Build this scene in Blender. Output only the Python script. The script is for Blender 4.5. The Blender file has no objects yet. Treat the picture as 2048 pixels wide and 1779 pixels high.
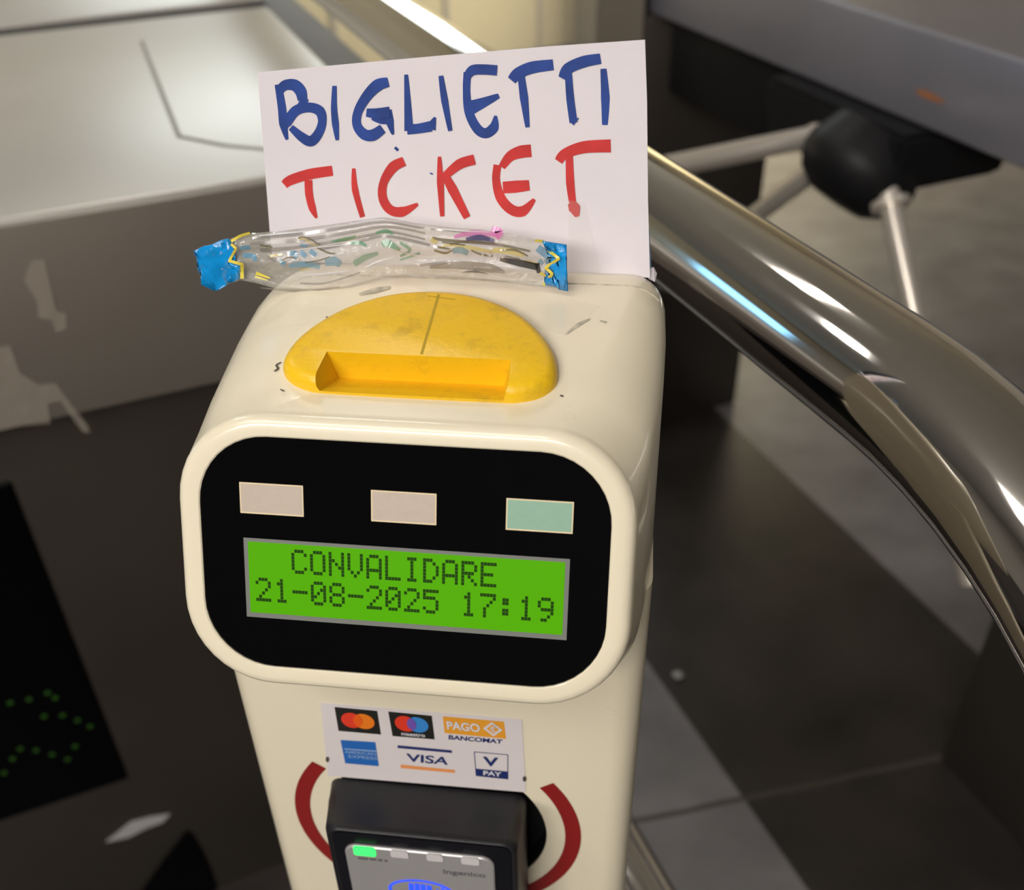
import bpy, bmesh, math, random
from mathutils import Vector, Matrix, noise
random.seed(7)
R = math.radians
sc = bpy.context.scene
col = sc.collection

# ------------------------------------------------------------------ camera
FPX, CX, CY = 2000.0, 1024.0, 889.5
CAM_Z = 1.38
TH, ROLL = R(35.731), R(-1.4943)
fwd = Vector((0, math.cos(TH), -math.sin(TH)))
rgt0 = Vector((1, 0, 0)); up0 = rgt0.cross(fwd)
rgt = math.cos(ROLL)*rgt0 + math.sin(ROLL)*up0
upv = -math.sin(ROLL)*rgt0 + math.cos(ROLL)*up0
CAM = Vector((0, 0, CAM_Z))
cd = bpy.data.cameras.new('camera'); co = bpy.data.objects.new('camera', cd); col.objects.link(co)
co.matrix_world = Matrix(((rgt.x, upv.x, -fwd.x, 0), (rgt.y, upv.y, -fwd.y, 0), (rgt.z, upv.z, -fwd.z, CAM_Z), (0, 0, 0, 1)))
cd.sensor_width = 36.0; cd.lens = FPX/2048*36.0; cd.clip_start = 0.02
cd.dof.use_dof = True; cd.dof.focus_distance = 0.385; cd.dof.aperture_fstop = 8.5
sc.camera = co

# ------------------------------------------------------------------ light and exposure
sc.view_settings.view_transform = 'Standard'; sc.view_settings.look = 'None'
sc.view_settings.gamma = 1.0; sc.view_settings.exposure = 0.0; sc.view_settings.use_curve_mapping = False
w = bpy.data.worlds.new('hall_light'); sc.world = w; w.use_nodes = True
w.node_tree.nodes['Background'].inputs[0].default_value = (0.9, 0.88, 0.86, 1)
w.node_tree.nodes['Background'].inputs[1].default_value = 0.05
def area(name, loc, target, sx, sy, power, color):
    l = bpy.data.lights.new(name, 'AREA'); l.shape = 'RECTANGLE'; l.size = sx; l.size_y = sy
    l.energy = power; l.color = color
    o = bpy.data.objects.new(name, l); col.objects.link(o); o.location = loc
    o.rotation_euler = (Vector(target)-Vector(loc)).to_track_quat('-Z', 'Y').to_euler()
    return o
def gp(a, b, z): return (a*.92718-b*.37461, a*.37461+b*.92718, z)
area('unseen_panel_light', (-0.8, -0.8, 2.9), (0.0, 0.3, 1.1), 1.6, 0.6, 26, (1.0, 0.95, 0.89))
area('unseen_panel_light', (-1.3, -2.6, 2.9), (0.0, 0.3, 1.1), 2.2, 0.9, 140, (1.0, 0.94, 0.88))  # added fill, out of view, brightens the upright faces of the validator
area('ceiling_strip_light', gp(-0.95, 2.0, 2.93), gp(-.95, 2.0, 0), 0.5, 0.16, 8, (1.0, 0.97, 0.92))
area('ceiling_strip_light', gp(0.3, 1.95, 2.93), gp(0.3, 1.95, 0), 0.5, 0.14, 7, (1.0, 0.95, 0.86))
area('back_window_light', gp(1.15, 4.93, 2.3), gp(0.6, 1.4, 1.05), 1.5, 1.3, 30, (0.88, 0.97, 1.0))
area('blue_sign_light', gp(-3.85, 4.94, 1.42), gp(-1, 1.5, 1.3), 1.3, 0.9, 11, (0.22, 0.60, 1.0))
area('wall_wash_light', gp(3.0, 3.9, 1.6), gp(2.4, 5.0, 0.1), 1.8, 0.4, 55, (1.0, 0.88, 0.62))

# ------------------------------------------------------------------ frames
DEV_O = Vector((-0.0413, 0.2697, CAM_Z-0.2461))
YAW, LEAN, TILT = R(-7.49), R(0.289), R(21.2)
ex = Vector((math.cos(YAW), math.sin(YAW), 0)); ey = Vector((-math.sin(YAW), math.cos(YAW), 0)); ez = Vector((0, 0, 1))
ex, ez = math.cos(LEAN)*ex - math.sin(LEAN)*ez, math.sin(LEAN)*ex + math.cos(LEAN)*ez
DEV = Matrix(((ex.x, ey.x, ez.x, DEV_O.x), (ex.y, ey.y, ez.y, DEV_O.y), (ex.z, ey.z, ez.z, DEV_O.z), (0, 0, 0, 1)))
DEVI = DEV.inverted()
GRID_ROT = R(22.0)                                  # the turnstile row's own axes: a across, b along the passage
GRID = Matrix.Rotation(GRID_ROT, 4, 'Z')
vz = Vector((0, math.sin(TILT), math.cos(TILT)))    # up the tilted face (validator axes)
fn = Vector((0, -math.cos(TILT), math.sin(TILT)))   # out of the face
TS = R(9.8); TOP_O = Vector((0, 0.0187, 0.0485))
ts = Vector((0, math.cos(TS), math.sin(TS))); tn = Vector((0, -math.sin(TS), math.cos(TS)))

def ray_dev(px, py):
    d = fwd + (px-CX)/FPX*rgt - (py-CY)/FPX*upv
    return DEVI @ CAM, DEVI.to_3x3() @ d
def at(px, py, o, n):
    """point of the plane (o, n), in validator axes, that stands at that place of the photograph"""
    c, d = ray_dev(px, py)
    return c + d*((o-c).dot(n)/d.dot(n))

# ------------------------------------------------------------------ materials
def mat(name, color, rough=0.5, metal=0.0, coat=0.0, spec=0.5, emit=None, estr=0.0, var=0.0, vscale=20, rvar=0.0, bump=0.0, bscale=200, stretch=None):
    m = bpy.data.materials.new(name); m.use_nodes = True
    nt = m.node_tree; b = nt.nodes['Principled BSDF']
    b.inputs['Base Color'].default_value = (*color, 1); b.inputs['Roughness'].default_value = rough
    b.inputs['Metallic'].default_value = metal; b.inputs['Coat Weight'].default_value = coat
    b.inputs['Specular IOR Level'].default_value = spec
    if emit: b.inputs['Emission Color'].default_value = (*emit, 1); b.inputs['Emission Strength'].default_value = estr
    tc = nt.nodes.new('ShaderNodeTexCoord'); mp = nt.nodes.new('ShaderNodeMapping')
    nt.links.new(tc.outputs['Object'], mp.inputs[0])
    if stretch: mp.inputs['Scale'].default_value = stretch
    n = nt.nodes.new('ShaderNodeTexNoise'); n.inputs['Scale'].default_value = vscale; n.inputs['Detail'].default_value = 5
    nt.links.new(mp.outputs[0], n.inputs['Vector'])
    if var:
        r = nt.nodes.new('ShaderNodeValToRGB')
        r.color_ramp.elements[0].color = (*[c*(1-var) for c in color], 1); r.color_ramp.elements[1].color = (*[min(1, c*(1+var)) for c in color], 1)
        r.color_ramp.elements[0].position = .3; r.color_ramp.elements[1].position = .7
        nt.links.new(n.outputs['Fac'], r.inputs[0]); nt.links.new(r.outputs[0], b.inputs['Base Color'])
    if rvar:
        mr = nt.nodes.new('ShaderNodeMapRange'); mr.inputs[3].default_value = max(0.02, rough-rvar); mr.inputs[4].default_value = rough+rvar
        nt.links.new(n.outputs['Fac'], mr.inputs[0]); nt.links.new(mr.outputs[0], b.inputs['Roughness'])
    if bump:
        n2 = nt.nodes.new('ShaderNodeTexNoise'); n2.inputs['Scale'].default_value = bscale; n2.inputs['Detail'].default_value = 3
        nt.links.new(mp.outputs[0], n2.inputs['Vector'])
        bp = nt.nodes.new('ShaderNodeBump'); bp.inputs['Strength'].default_value = bump; bp.inputs['Distance'].default_value = 0.001
        nt.links.new(n2.outputs['Fac'], bp.inputs['Height']); nt.links.new(bp.outputs[0], b.inputs['Normal'])
    return m
def clear(name, color, opacity, rough=0.15, bump=0.3, bscale=60, gloss=0.35):
    m = bpy.data.materials.new(name); m.use_nodes = True; nt = m.node_tree
    b = nt.nodes['Principled BSDF']; b.inputs['Base Color'].default_value = (*color, 1); b.inputs['Roughness'].default_value = rough
    b.inputs['Specular IOR Level'].default_value = 0.8
    t = nt.nodes.new('ShaderNodeBsdfTransparent'); g = nt.nodes.new('ShaderNodeBsdfGlossy'); g.inputs['Roughness'].default_value = rough
    mx = nt.nodes.new('ShaderNodeMixShader'); mx.inputs[0].default_value = opacity
    nt.links.new(t.outputs[0], mx.inputs[1]); nt.links.new(b.outputs[0], mx.inputs[2])
    fr = nt.nodes.new('ShaderNodeLayerWeight'); fr.inputs['Blend'].default_value = 0.18
    pw = nt.nodes.new('ShaderNodeMath'); pw.operation = 'MULTIPLY'; pw.inputs[1].default_value = gloss
    m2 = nt.nodes.new('ShaderNodeMixShader'); nt.links.new(fr.outputs['Facing'], pw.inputs[0]); nt.links.new(pw.outputs[0], m2.inputs[0])
    nt.links.new(mx.outputs[0], m2.inputs[1]); nt.links.new(g.outputs[0], m2.inputs[2])
    n = nt.nodes.new('ShaderNodeTexNoise'); n.inputs['Scale'].default_value = bscale
    tc = nt.nodes.new('ShaderNodeTexCoord'); nt.links.new(tc.outputs['Object'], n.inputs['Vector'])
    bp = nt.nodes.new('ShaderNodeBump'); bp.inputs['Strength'].default_value = bump; bp.inputs['Distance'].default_value = 0.002
    nt.links.new(n.outputs['Fac'], bp.inputs['Height'])
    for s in (b, g): nt.links.new(bp.outputs[0], s.inputs['Normal'])
    nt.links.new(m2.outputs[0], nt.nodes['Material Output'].inputs['Surface'])
    return m

def yellow_mat():
    m = mat('yellow_plastic', (0.82, 0.50, 0.012), 0.33, spec=0.4, bump=0.15, bscale=400)
    nt = m.node_tree; b = nt.nodes['Principled BSDF']
    tc = nt.nodes.new('ShaderNodeTexCoord')
    n = nt.nodes.new('ShaderNodeTexNoise'); n.inputs['Scale'].default_value = 70; n.inputs['Detail'].default_value = 8; n.inputs['Roughness'].default_value = .75
    nt.links.new(tc.outputs['Object'], n.inputs['Vector'])
    r = nt.nodes.new('ShaderNodeValToRGB'); r.color_ramp.elements[0].position = .53; r.color_ramp.elements[1].position = .86
    nt.links.new(n.outputs['Fac'], r.inputs[0])
    mx = nt.nodes.new('ShaderNodeMixRGB'); mx.inputs[1].default_value = (0.84, 0.52, 0.012, 1); mx.inputs[2].default_value = (0.42, 0.26, 0.03, 1)
    nt.links.new(r.outputs[0], mx.inputs[0]); nt.links.new(mx.outputs[0], b.inputs['Base Color'])
    return m
M = dict(
 cream=mat('cream_enamel', (0.80, 0.73, 0.56), 0.28, coat=0.35, var=0.008, vscale=12, rvar=0.03),
 gap=mat('dark_gap', (0.05, 0.045, 0.04), 0.8),
 black_glass=mat('black_window_glass', (0.0025, 0.0025, 0.003), 0.10, spec=0.14, rvar=0.04, vscale=30),
 panel_black=mat('black_panel_glass', (0.0012, 0.0012, 0.0018), 0.3, spec=0.06),
 lamp=mat('pale_lamp_lens', (0.52, 0.44, 0.37), 0.4, var=0.03, vscale=300),
 lampg=mat('green_lamp_lens', (0.27, 0.45, 0.34), 0.4, var=0.03, vscale=300),
 lamprim=mat('lamp_rim', (0.75, 0.62, 0.40), 0.5),
 lcd=mat('lcd_backlight', (0.01, 0.03, 0.0), 0.3, spec=0.2, emit=(0.092, 0.43, 0.002), estr=0.92),
 lcdframe=mat('lcd_frame', (0.17, 0.18, 0.165), 0.5),
 lcdtext=mat('lcd_segments', (0.008, 0.028, 0.002), 0.6, spec=0.1, emit=(0.02, 0.09, 0.002), estr=0.25),
 yellow=yellow_mat(),
 pencil=mat('grime_line', (0.46, 0.31, 0.02), 0.7),
 grime=mat('grime', (0.50, 0.46, 0.36), 0.8, var=0.3, vscale=300),
 ink=mat('black_scuff', (0.06, 0.055, 0.045), 0.7),
 red=mat('red_vinyl', (0.25, 0.008, 0.008), 0.4),
 hole=mat('black_recess', (0.006, 0.006, 0.007), 0.6),
 sticker=mat('sticker_paper', (0.70, 0.65, 0.66), 0.45, var=0.02),
 reader=mat('black_reader_plastic', (0.014, 0.0135, 0.016), 0.42, spec=0.3, bump=0.12, bscale=900),
 reader_face=mat('reader_gloss_black', (0.003, 0.003, 0.006), 0.25, spec=0.15),
 silver=mat('silver_faceplate', (0.46, 0.445, 0.445), 0.42, metal=0.45, var=0.03),
 ledoff=mat('led_window', (0.62, 0.59, 0.60), 0.35),
 ledon=mat('green_led', (0.05, 0.6, 0.15), 0.3, emit=(0.04, 0.90, 0.14), estr=1.0),
 blueled=mat('blue_symbol_light', (0.02, 0.05, 0.8), 0.3, emit=(0.01, 0.06, 1.0), estr=1.3),
 greytext=mat('grey_print', (0.13, 0.125, 0.13), 0.6),
 paper=mat('white_paper', (0.735, 0.695, 0.745), 0.75, var=0.012, vscale=40, bump=0.08, bscale=300),
 paperblue=mat('blue_print', (0.28, 0.45, 0.70), 0.7, var=0.35, vscale=120),
 bluepen=mat('blue_marker', (0.018, 0.055, 0.27), 0.6, var=0.22, vscale=90),
 redpen=mat('red_marker', (0.56, 0.035, 0.035), 0.6, var=0.15, vscale=90),
 film=clear('clear_film', (0.82, 0.80, 0.74), 0.25, 0.14, 0.9, 190, 0.45),
 filmblue=mat('blue_film', (0.004, 0.26, 0.66), 0.22, coat=0.5, var=0.25, vscale=120, bump=0.8, bscale=250),
 filmyellow=mat('yellow_film', (0.72, 0.60, 0.08), 0.3),
 tape=clear('clear_tape', (0.90, 0.87, 0.78), 0.05, 0.2, 0.25, 90, 0.06),
 p_olive=clear('olive_print', (0.16, 0.14, 0.07), 0.78),
 p_grey=clear('grey_band_print', (0.22, 0.20, 0.18), 0.58),
 p_blue=clear('blue_band_print', (0.10, 0.32, 0.50), 0.66),
 p_green=clear('green_print', (0.08, 0.34, 0.18), 0.62),
 p_pink=clear('pink_print', (0.72, 0.16, 0.55), 0.7),
 p_navy=clear('navy_print', (0.05, 0.04, 0.16), 0.85),
 p_black=clear('black_print', (0.02, 0.018, 0.015), 0.85),
 p_yellow=clear('yellow_print', (0.62, 0.50, 0.10), 0.6),
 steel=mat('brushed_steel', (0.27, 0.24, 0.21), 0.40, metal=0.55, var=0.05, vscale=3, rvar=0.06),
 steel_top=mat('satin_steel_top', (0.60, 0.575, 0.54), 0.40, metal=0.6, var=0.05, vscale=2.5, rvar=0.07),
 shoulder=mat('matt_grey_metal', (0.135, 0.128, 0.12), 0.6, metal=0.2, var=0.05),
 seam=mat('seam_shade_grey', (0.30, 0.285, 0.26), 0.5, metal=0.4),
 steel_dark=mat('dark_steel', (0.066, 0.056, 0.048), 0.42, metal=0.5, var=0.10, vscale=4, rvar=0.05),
 steel_hood=mat('hood_steel', (0.28, 0.275, 0.315), 0.34, metal=0.5, var=0.08, vscale=4, rvar=0.06),
 chrome=mat('polished_chrome', (0.74, 0.71, 0.67), 0.07, metal=1.0, rvar=0.03, vscale=40),
 arm=mat('arm_chrome', (0.84, 0.77, 0.68), 0.28, metal=0.6),
 blackmetal=mat('black_metal', (0.008, 0.008, 0.009), 0.5, spec=0.25),
 redbrown=mat('red_brown_mark', (0.30, 0.12, 0.05), 0.6),
 residue=clear('tape_residue', (0.62, 0.55, 0.46), 0.17, 0.3, 0.8, 60),
 scrap=mat('white_scrap', (0.40, 0.385, 0.39), 0.8),
 wall=mat('cream_wall', (0.80, 0.73, 0.54), 0.5, var=0.06, vscale=1.5),
 wallgrey=mat('grey_wall', (0.58, 0.55, 0.52), 0.7, var=0.05, vscale=1.0),
 ceil=mat('ceiling_white', (0.62, 0.60, 0.57), 0.8, var=0.03, vscale=1.0),
 pillar=mat('grey_pillar', (0.30, 0.28, 0.26), 0.5, var=0.04),
 amexb=mat('mid_blue_print', (0.02, 0.13, 0.46), 0.4), white=mat('white_print_and_glint', (0.66, 0.66, 0.70), 0.5),
 lightblue=mat('pale_blue_print', (0.22, 0.38, 0.66), 0.5),
 black=mat('black_print_ink', (0.015, 0.015, 0.012), 0.4), mred=mat('red_print', (0.72, 0.045, 0.02), 0.4),
 morange=mat('orange_print', (0.80, 0.20, 0.015), 0.4), mmid=mat('orange_red_print', (0.80, 0.11, 0.01), 0.4),
 mblue=mat('sky_blue_print', (0.04, 0.24, 0.62), 0.4), mviolet=mat('violet_print', (0.16, 0.09, 0.42), 0.4),
 amber=mat('amber_print', (0.78, 0.34, 0.03), 0.4), navy=mat('navy_print_ink', (0.016, 0.03, 0.14), 0.4),
 vorange=mat('pale_orange_print', (0.80, 0.30, 0.09), 0.4),
)

# ------------------------------------------------------------------ mesh helpers
def link(name, bm, material, parent=None, mw=None, sharp=35, kind=None, flat=False):
    bmesh.ops.remove_doubles(bm, verts=bm.verts, dist=1e-6)
    bmesh.ops.recalc_face_normals(bm, faces=bm.faces)
    for f in bm.faces: f.smooth = not flat
    for e in bm.edges:
        e.smooth = not (len(e.link_faces) == 2 and e.calc_face_angle(0) > R(sharp))
    me = bpy.data.meshes.new(name); bm.to_mesh(me); bm.free()
    me.materials.append(material)
    o = bpy.data.objects.new(name, me); col.objects.link(o)
    if parent: o.parent = parent
    elif mw is not None: o.matrix_world = mw
    if kind: o['kind'] = kind
    return o
def tag(o, label, cat, group=None):
    o['label'] = label; o['category'] = cat
    if group: o['group'] = group
    return o
def empty(name, mw, label, cat, group=None):
    o = bpy.data.objects.new(name, None); col.objects.link(o); o.matrix_world = mw; o.empty_display_size = .05
    return tag(o, label, cat, group)
def loft(bm, rings, cap0=True, cap1=True, closed=True):
    vs = [[bm.verts.new(p) for p in r] for r in rings]
    n = len(vs[0])
    for a, b in zip(vs, vs[1:]):
        for i in range(n if closed else n-1):
            j = (i+1) % n
            bm.faces.new((a[i], a[j], b[j], b[i]))
    if cap0: bm.faces.new(vs[0][::-1])
    if cap1: bm.faces.new(vs[-1])
    return vs
def rrect(hw, hh, r, n=8):
    r = min(r, hw-1e-5, hh-1e-5); out = []
    for cx, cy, a0 in ((hw-r, hh-r, 0), (-hw+r, hh-r, 90), (-hw+r, -hh+r, 180), (hw-r, -hh+r, 270)):
        for i in range(n+1):
            a = R(a0+90*i/n); out.append((cx+r*math.cos(a), cy+r*math.sin(a)))
    return out
def rrect4(hw, hh, rads, n=10):
    out = []
    for (sx, sy, a0), r in zip(((1, 1, 0), (-1, 1, 90), (-1, -1, 180), (1, -1, 270)), rads):
        for i in range(n+1):
            a = R(a0+90*i/n); out.append((sx*(hw-r)+r*math.cos(a), sy*(hh-r)+r*math.sin(a)))
    return out
def bx(bm, lo, hi, bev=0.0, seg=2):
    t = bmesh.new(); bmesh.ops.create_cube(t, size=1)
    for v in t.verts: v.co = Vector([lo[k]+(v.co[k]+.5)*(hi[k]-lo[k]) for k in range(3)])
    if bev: bmesh.ops.bevel(t, geom=list(t.edges), offset=bev, segments=seg, affect='EDGES', profile=.5)
    me = bpy.data.meshes.new('tmp'); t.to_mesh(me); t.free(); bm.from_mesh(me); bpy.data.meshes.remove(me)
def tube(bm, pts, rad, n=24, cap=True, radii=None):
    pts = [Vector(p) for p in pts]; rings = []; prev = None
    for i, p in enumerate(pts):
        d = (pts[min(i+1, len(pts)-1)]-pts[max(i-1, 0)]).normalized()
        if prev is None:
            u = d.orthogonal().normalized()
        else:
            u = (prev-d*prev.dot(d)).normalized()
        prev = u; v = d.cross(u); r = radii[i] if radii else rad
        rings.append([p+r*(math.cos(2*math.pi*k/n)*u+math.sin(2*math.pi*k/n)*v) for k in range(n)])
    loft(bm, rings, cap, cap)
def slab(bm, pts, n, t):
    """flat outline given a thickness t along n"""
    n = Vector(n).normalized()
    a = [bm.verts.new(Vector(p)) for p in pts]; b = [bm.verts.new(Vector(p)+n*t) for p in pts]
    bm.faces.new(a[::-1]); bm.faces.new(b)
    for i in range(len(a)):
        j = (i+1) % len(a); bm.faces.new((a[i], a[j], b[j], b[i]))
def smooth_line(pts, widths, sub=8):
    """Catmull-Rom through points with widths"""
    P = [Vector(p) for p in pts]; out = []
    if len(P) == 2:
        return [(P[0].lerp(P[1], i/4), widths[0]+(widths[1]-widths[0])*i/4) for i in range(5)]
    for i in range(len(P)-1):
        p0 = P[max(i-1, 0)]; p1 = P[i]; p2 = P[i+1]; p3 = P[min(i+2, len(P)-1)]
        for k in range(sub):
            t = k/sub
            q = .5*((2*p1)+(p2-p0)*t+(2*p0-5*p1+4*p2-p3)*t*t+(3*p1-p0-3*p2+p3)*t**3)
            out.append((q, widths[i]+(widths[i+1]-widths[i])*t))
    out.append((P[-1], widths[-1])); return out
def ribbon2d(bm, line, fmap, taper=0.0):
    """a stroke in picture-of-the-sheet coordinates laid on a surface by fmap(x, y)"""
    L = []; n = len(line)
    for i, (p, wd) in enumerate(line):
        d = (line[min(i+1, n-1)][0]-line[max(i-1, 0)][0])
        d = d.normalized() if d.length > 1e-9 else Vector((1, 0))
        nn = Vector((-d.y, d.x))
        L.append((p+nn*wd/2, p-nn*wd/2))
    va = [bm.verts.new(fmap(a.x, a.y)) for a, b in L]; vb = [bm.verts.new(fmap(b.x, b.y)) for a, b in L]
    for i in range(n-1): bm.faces.new((va[i], va[i+1], vb[i+1], vb[i]))
def poly2d(bm, pts, fmap):
    bm.faces.new([bm.verts.new(fmap(*p)) for p in pts])
def text_bm(bm, s, x0, y0, wd, ht, fmap, bold=0.0, shear=0.0):
    c = bpy.data.curves.new('t', 'FONT'); c.body = s; c.offset = bold; c.shear = shear
    o = bpy.data.objects.new('t', c); col.objects.link(o)
    dg = bpy.context.evaluated_depsgraph_get(); me = bpy.data.meshes.new_from_object(o.evaluated_get(dg))
    xs = [v.co.x for v in me.vertices]; ys = [v.co.y for v in me.vertices]
    a, b, c0, d = min(xs), max(xs), min(ys), max(ys)
    for v in me.vertices:
        v.co = fmap(x0+(v.co.x-a)/(b-a)*wd, y0+(v.co.y-c0)/(d-c0)*ht)
    bm.from_mesh(me); bpy.data.objects.remove(o); bpy.data.curves.remove(c); bpy.data.meshes.remove(me)
def boolean(o, cutter):
    m = o.modifiers.new('cut', 'BOOLEAN'); m.operation = 'DIFFERENCE'; m.object = cutter; m.solver = 'EXACT'
    dg = bpy.context.evaluated_depsgraph_get(); me = bpy.data.meshes.new_from_object(o.evaluated_get(dg))
    o.modifiers.clear(); old = o.data; o.data = me; bpy.data.meshes.remove(old)
    bpy.data.objects.remove(cutter)
    bm = bmesh.new(); bm.from_mesh(me)
    for f in bm.faces: f.smooth = True
    for e in bm.edges: e.smooth = not (len(e.link_faces) == 2 and e.calc_face_angle(0) > R(35))
    bm.to_mesh(me); bm.free()

# ------------------------------------------------------------------ the setting (in turnstile-row axes)
def floor_mat():
    m = mat('floor_tiles', (0.1, 0.1, 0.1), 0.42); nt = m.node_tree; b = nt.nodes['Principled BSDF']
    tc = nt.nodes.new('ShaderNodeTexCoord'); sp = nt.nodes.new('ShaderNodeSeparateXYZ'); nt.links.new(tc.outputs['Object'], sp.inputs[0])
    def math_(op, a, bb):
        n = nt.nodes.new('ShaderNodeMath'); n.operation = op
        for k, v in enumerate((a, bb)):
            if v is None: continue
            if isinstance(v, (int, float)): n.inputs[k].default_value = v
            else: nt.links.new(v, n.inputs[k])
        return n.outputs[0]
    X, Y = sp.outputs[0], sp.outputs[1]
    band = math_('MULTIPLY', math_('GREATER_THAN', X, 0.68), math_('LESS_THAN', X, 1.235))  # dark band between two paler strips
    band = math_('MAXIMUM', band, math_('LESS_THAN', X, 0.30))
    n = nt.nodes.new('ShaderNodeTexNoise'); n.inputs['Scale'].default_value = 7; n.inputs['Detail'].default_value = 6
    nt.links.new(tc.outputs['Object'], n.inputs['Vector'])
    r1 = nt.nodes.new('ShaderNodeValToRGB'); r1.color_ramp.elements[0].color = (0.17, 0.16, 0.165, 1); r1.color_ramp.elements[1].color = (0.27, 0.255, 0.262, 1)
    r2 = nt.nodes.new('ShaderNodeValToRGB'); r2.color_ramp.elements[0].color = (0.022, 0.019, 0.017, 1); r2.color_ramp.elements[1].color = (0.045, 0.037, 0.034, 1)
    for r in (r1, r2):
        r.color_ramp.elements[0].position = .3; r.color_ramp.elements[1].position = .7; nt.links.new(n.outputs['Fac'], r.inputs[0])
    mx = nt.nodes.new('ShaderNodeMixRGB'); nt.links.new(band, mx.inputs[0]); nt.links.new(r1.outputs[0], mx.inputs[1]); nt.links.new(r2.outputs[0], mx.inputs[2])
    # joints between tiles across the passage
    wob = math_('MULTIPLY', math_('SUBTRACT', n.outputs['Fac'], .5), .01)
    yy = math_('ADD', math_('ADD', Y, math_('MULTIPLY', X, 0.19)), wob)
    ln = math_('LESS_THAN', math_('PINGPONG', math_('SUBTRACT', yy, 0.878), 1.2), 0.0045)
    mj = nt.nodes.new('ShaderNodeMixRGB'); mj.inputs[2].default_value = (0.075, 0.062, 0.052, 1)
    nt.links.new(ln, mj.inputs[0]); nt.links.new(mx.outputs[0], mj.inputs[1]); nt.links.new(mj.outputs[0], b.inputs['Base Color'])
    return m
def struct(name, lo, hi, m):
    bm = bmesh.new(); bx(bm, lo, hi); return link(name, bm, m, mw=GRID, kind='structure')
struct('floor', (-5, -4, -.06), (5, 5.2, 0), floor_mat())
struct('ceiling', (-5, -4, 3.0), (5, 5.2, 3.08), M['ceil'])
struct('wall_back', (-5, 5.0, 0), (5, 5.2, 3.0), M['wall'])
struct('wall_front', (-5, -4.2, 0), (5, -4, 3.0), M['wallgrey'])
struct('wall_left', (-5.2, -4, 0), (-5, 5.2, 3.0), M['wallgrey'])
struct('wall_right', (5, -4, 0), (5.2, 5.2, 3.0), M['wallgrey'])
struct('pillar', (2.36, 4.55, 0), (2.75, 4.85, 3.0), M['pillar'])
for k, x in enumerate((1.15, 1.72, 2.22)):
    struct('trim_%d' % (k+1), (x, 4.985, 0), (x+.02, 5.0, 3.0), M['wallgrey'])

# ------------------------------------------------------------------ left turnstile cabinet
LC = empty('turnstile_cabinet', GRID, 'wide satin steel turnstile cabinet behind the cream validator, with black display window', 'turnstile', 'turnstile cabinets')
bm = bmesh.new()   # top cover: an inverted tray with rounded front lip
prof = [(0.9, 0.853), (0.9, 1.040), (0.9025, 1.0465), (0.908, 1.05), (1.595, 1.05), (1.600, 1.048)]
def sheet(bm, prof, a0, a1, t=0.004):
    r0 = []; r1 = []
    pts = [Vector((0, b, z)) for b, z in prof]
    nrm = []
    for i in range(len(pts)):
        d = (pts[min(i+1, len(pts)-1)]-pts[max(i-1, 0)]).normalized(); nrm.append(Vector((0, d.z, -d.y)))
    outline = pts+[p+n*t for p, n in list(zip(pts, nrm))[::-1]]
    loft(bm, [[p+Vector((a, 0, 0)) for p in outline] for a in (a0, a1)])
bm = bmesh.new()
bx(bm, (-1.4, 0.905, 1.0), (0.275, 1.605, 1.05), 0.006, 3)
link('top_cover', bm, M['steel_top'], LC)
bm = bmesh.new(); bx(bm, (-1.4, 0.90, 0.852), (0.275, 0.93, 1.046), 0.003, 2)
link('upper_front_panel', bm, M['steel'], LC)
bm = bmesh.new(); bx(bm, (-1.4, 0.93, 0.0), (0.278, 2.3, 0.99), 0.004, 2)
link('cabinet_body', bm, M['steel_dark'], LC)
bm = bmesh.new()
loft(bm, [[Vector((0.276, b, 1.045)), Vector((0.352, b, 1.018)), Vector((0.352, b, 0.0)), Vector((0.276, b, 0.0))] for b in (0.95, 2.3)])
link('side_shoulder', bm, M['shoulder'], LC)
bm = bmesh.new(); bx(bm, (-1.4, 1.598, 0.99), (0.275, 1.650, 1.0502)); link('gap_shade_bar', bm, M['gap'], LC)  # dark bar filling the open groove, stands in for the shade inside it
bm = bmesh.new(); bx(bm, (-1.4, 1.640, 1.0), (0.275, 2.3, 1.055), 0.006, 2)
link('rear_cover', bm, M['steel_top'], LC)
bm = bmesh.new()
def topq(px, py, z=1.0505):
    d = fwd+(px-CX)/FPX*rgt-(py-CY)/FPX*upv; p = CAM+d*((z-CAM_Z)/d.z); return GRID.inverted() @ p
def frontq(px, py, b):
    gi = GRID.inverted(); c = gi @ CAM; d = gi.to_3x3() @ (fwd+(px-CX)/FPX*rgt-(py-CY)/FPX*upv); return c+d*((b-c.y)/d.y)
for a, b in (((283, 82), (358, 272)), ((358, 272), (450, 290)), ((450, 290), (535, 298))):
    p, q = topq(*a), topq(*b); d = (q-p).normalized(); n = Vector((-d.y, d.x, 0))*.0024
    slab(bm, [p+n, q+n, q-n, p-n], (0, 0, 1), .0006)
link('lid_seam', bm, M['seam'], LC)
bm = bmesh.new(); bx(bm, (-0.62, 0.926, 0.297), (-0.167, 0.935, 0.777), 0.002, 1)
win = link('display_window', bm, M['panel_black'], LC)
bm = bmesh.new()
for px, py in ((20,1405),(58,1398),(95,1385),(110,1395),(125,1430),(155,1440),(180,1452),(40,1497),(72,1500),(104,1508),(135,1518),(25,1517),(8,1545),(150,1492),(88,1432)):
    p = frontq(px, py, 0.9255); c = bmesh.ops.create_circle(bm, cap_ends=True, radius=.0032, segments=8)
    for v in c['verts']: v.co = p+Vector((v.co.x, 0, v.co.y))
link('green_dot_symbol', bm, mat('dim_green_led', (0.01, 0.04, 0.0), .4, emit=(0.006, 0.026, 0.002), estr=1.0), win, sharp=180)
bm = bmesh.new()
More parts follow.
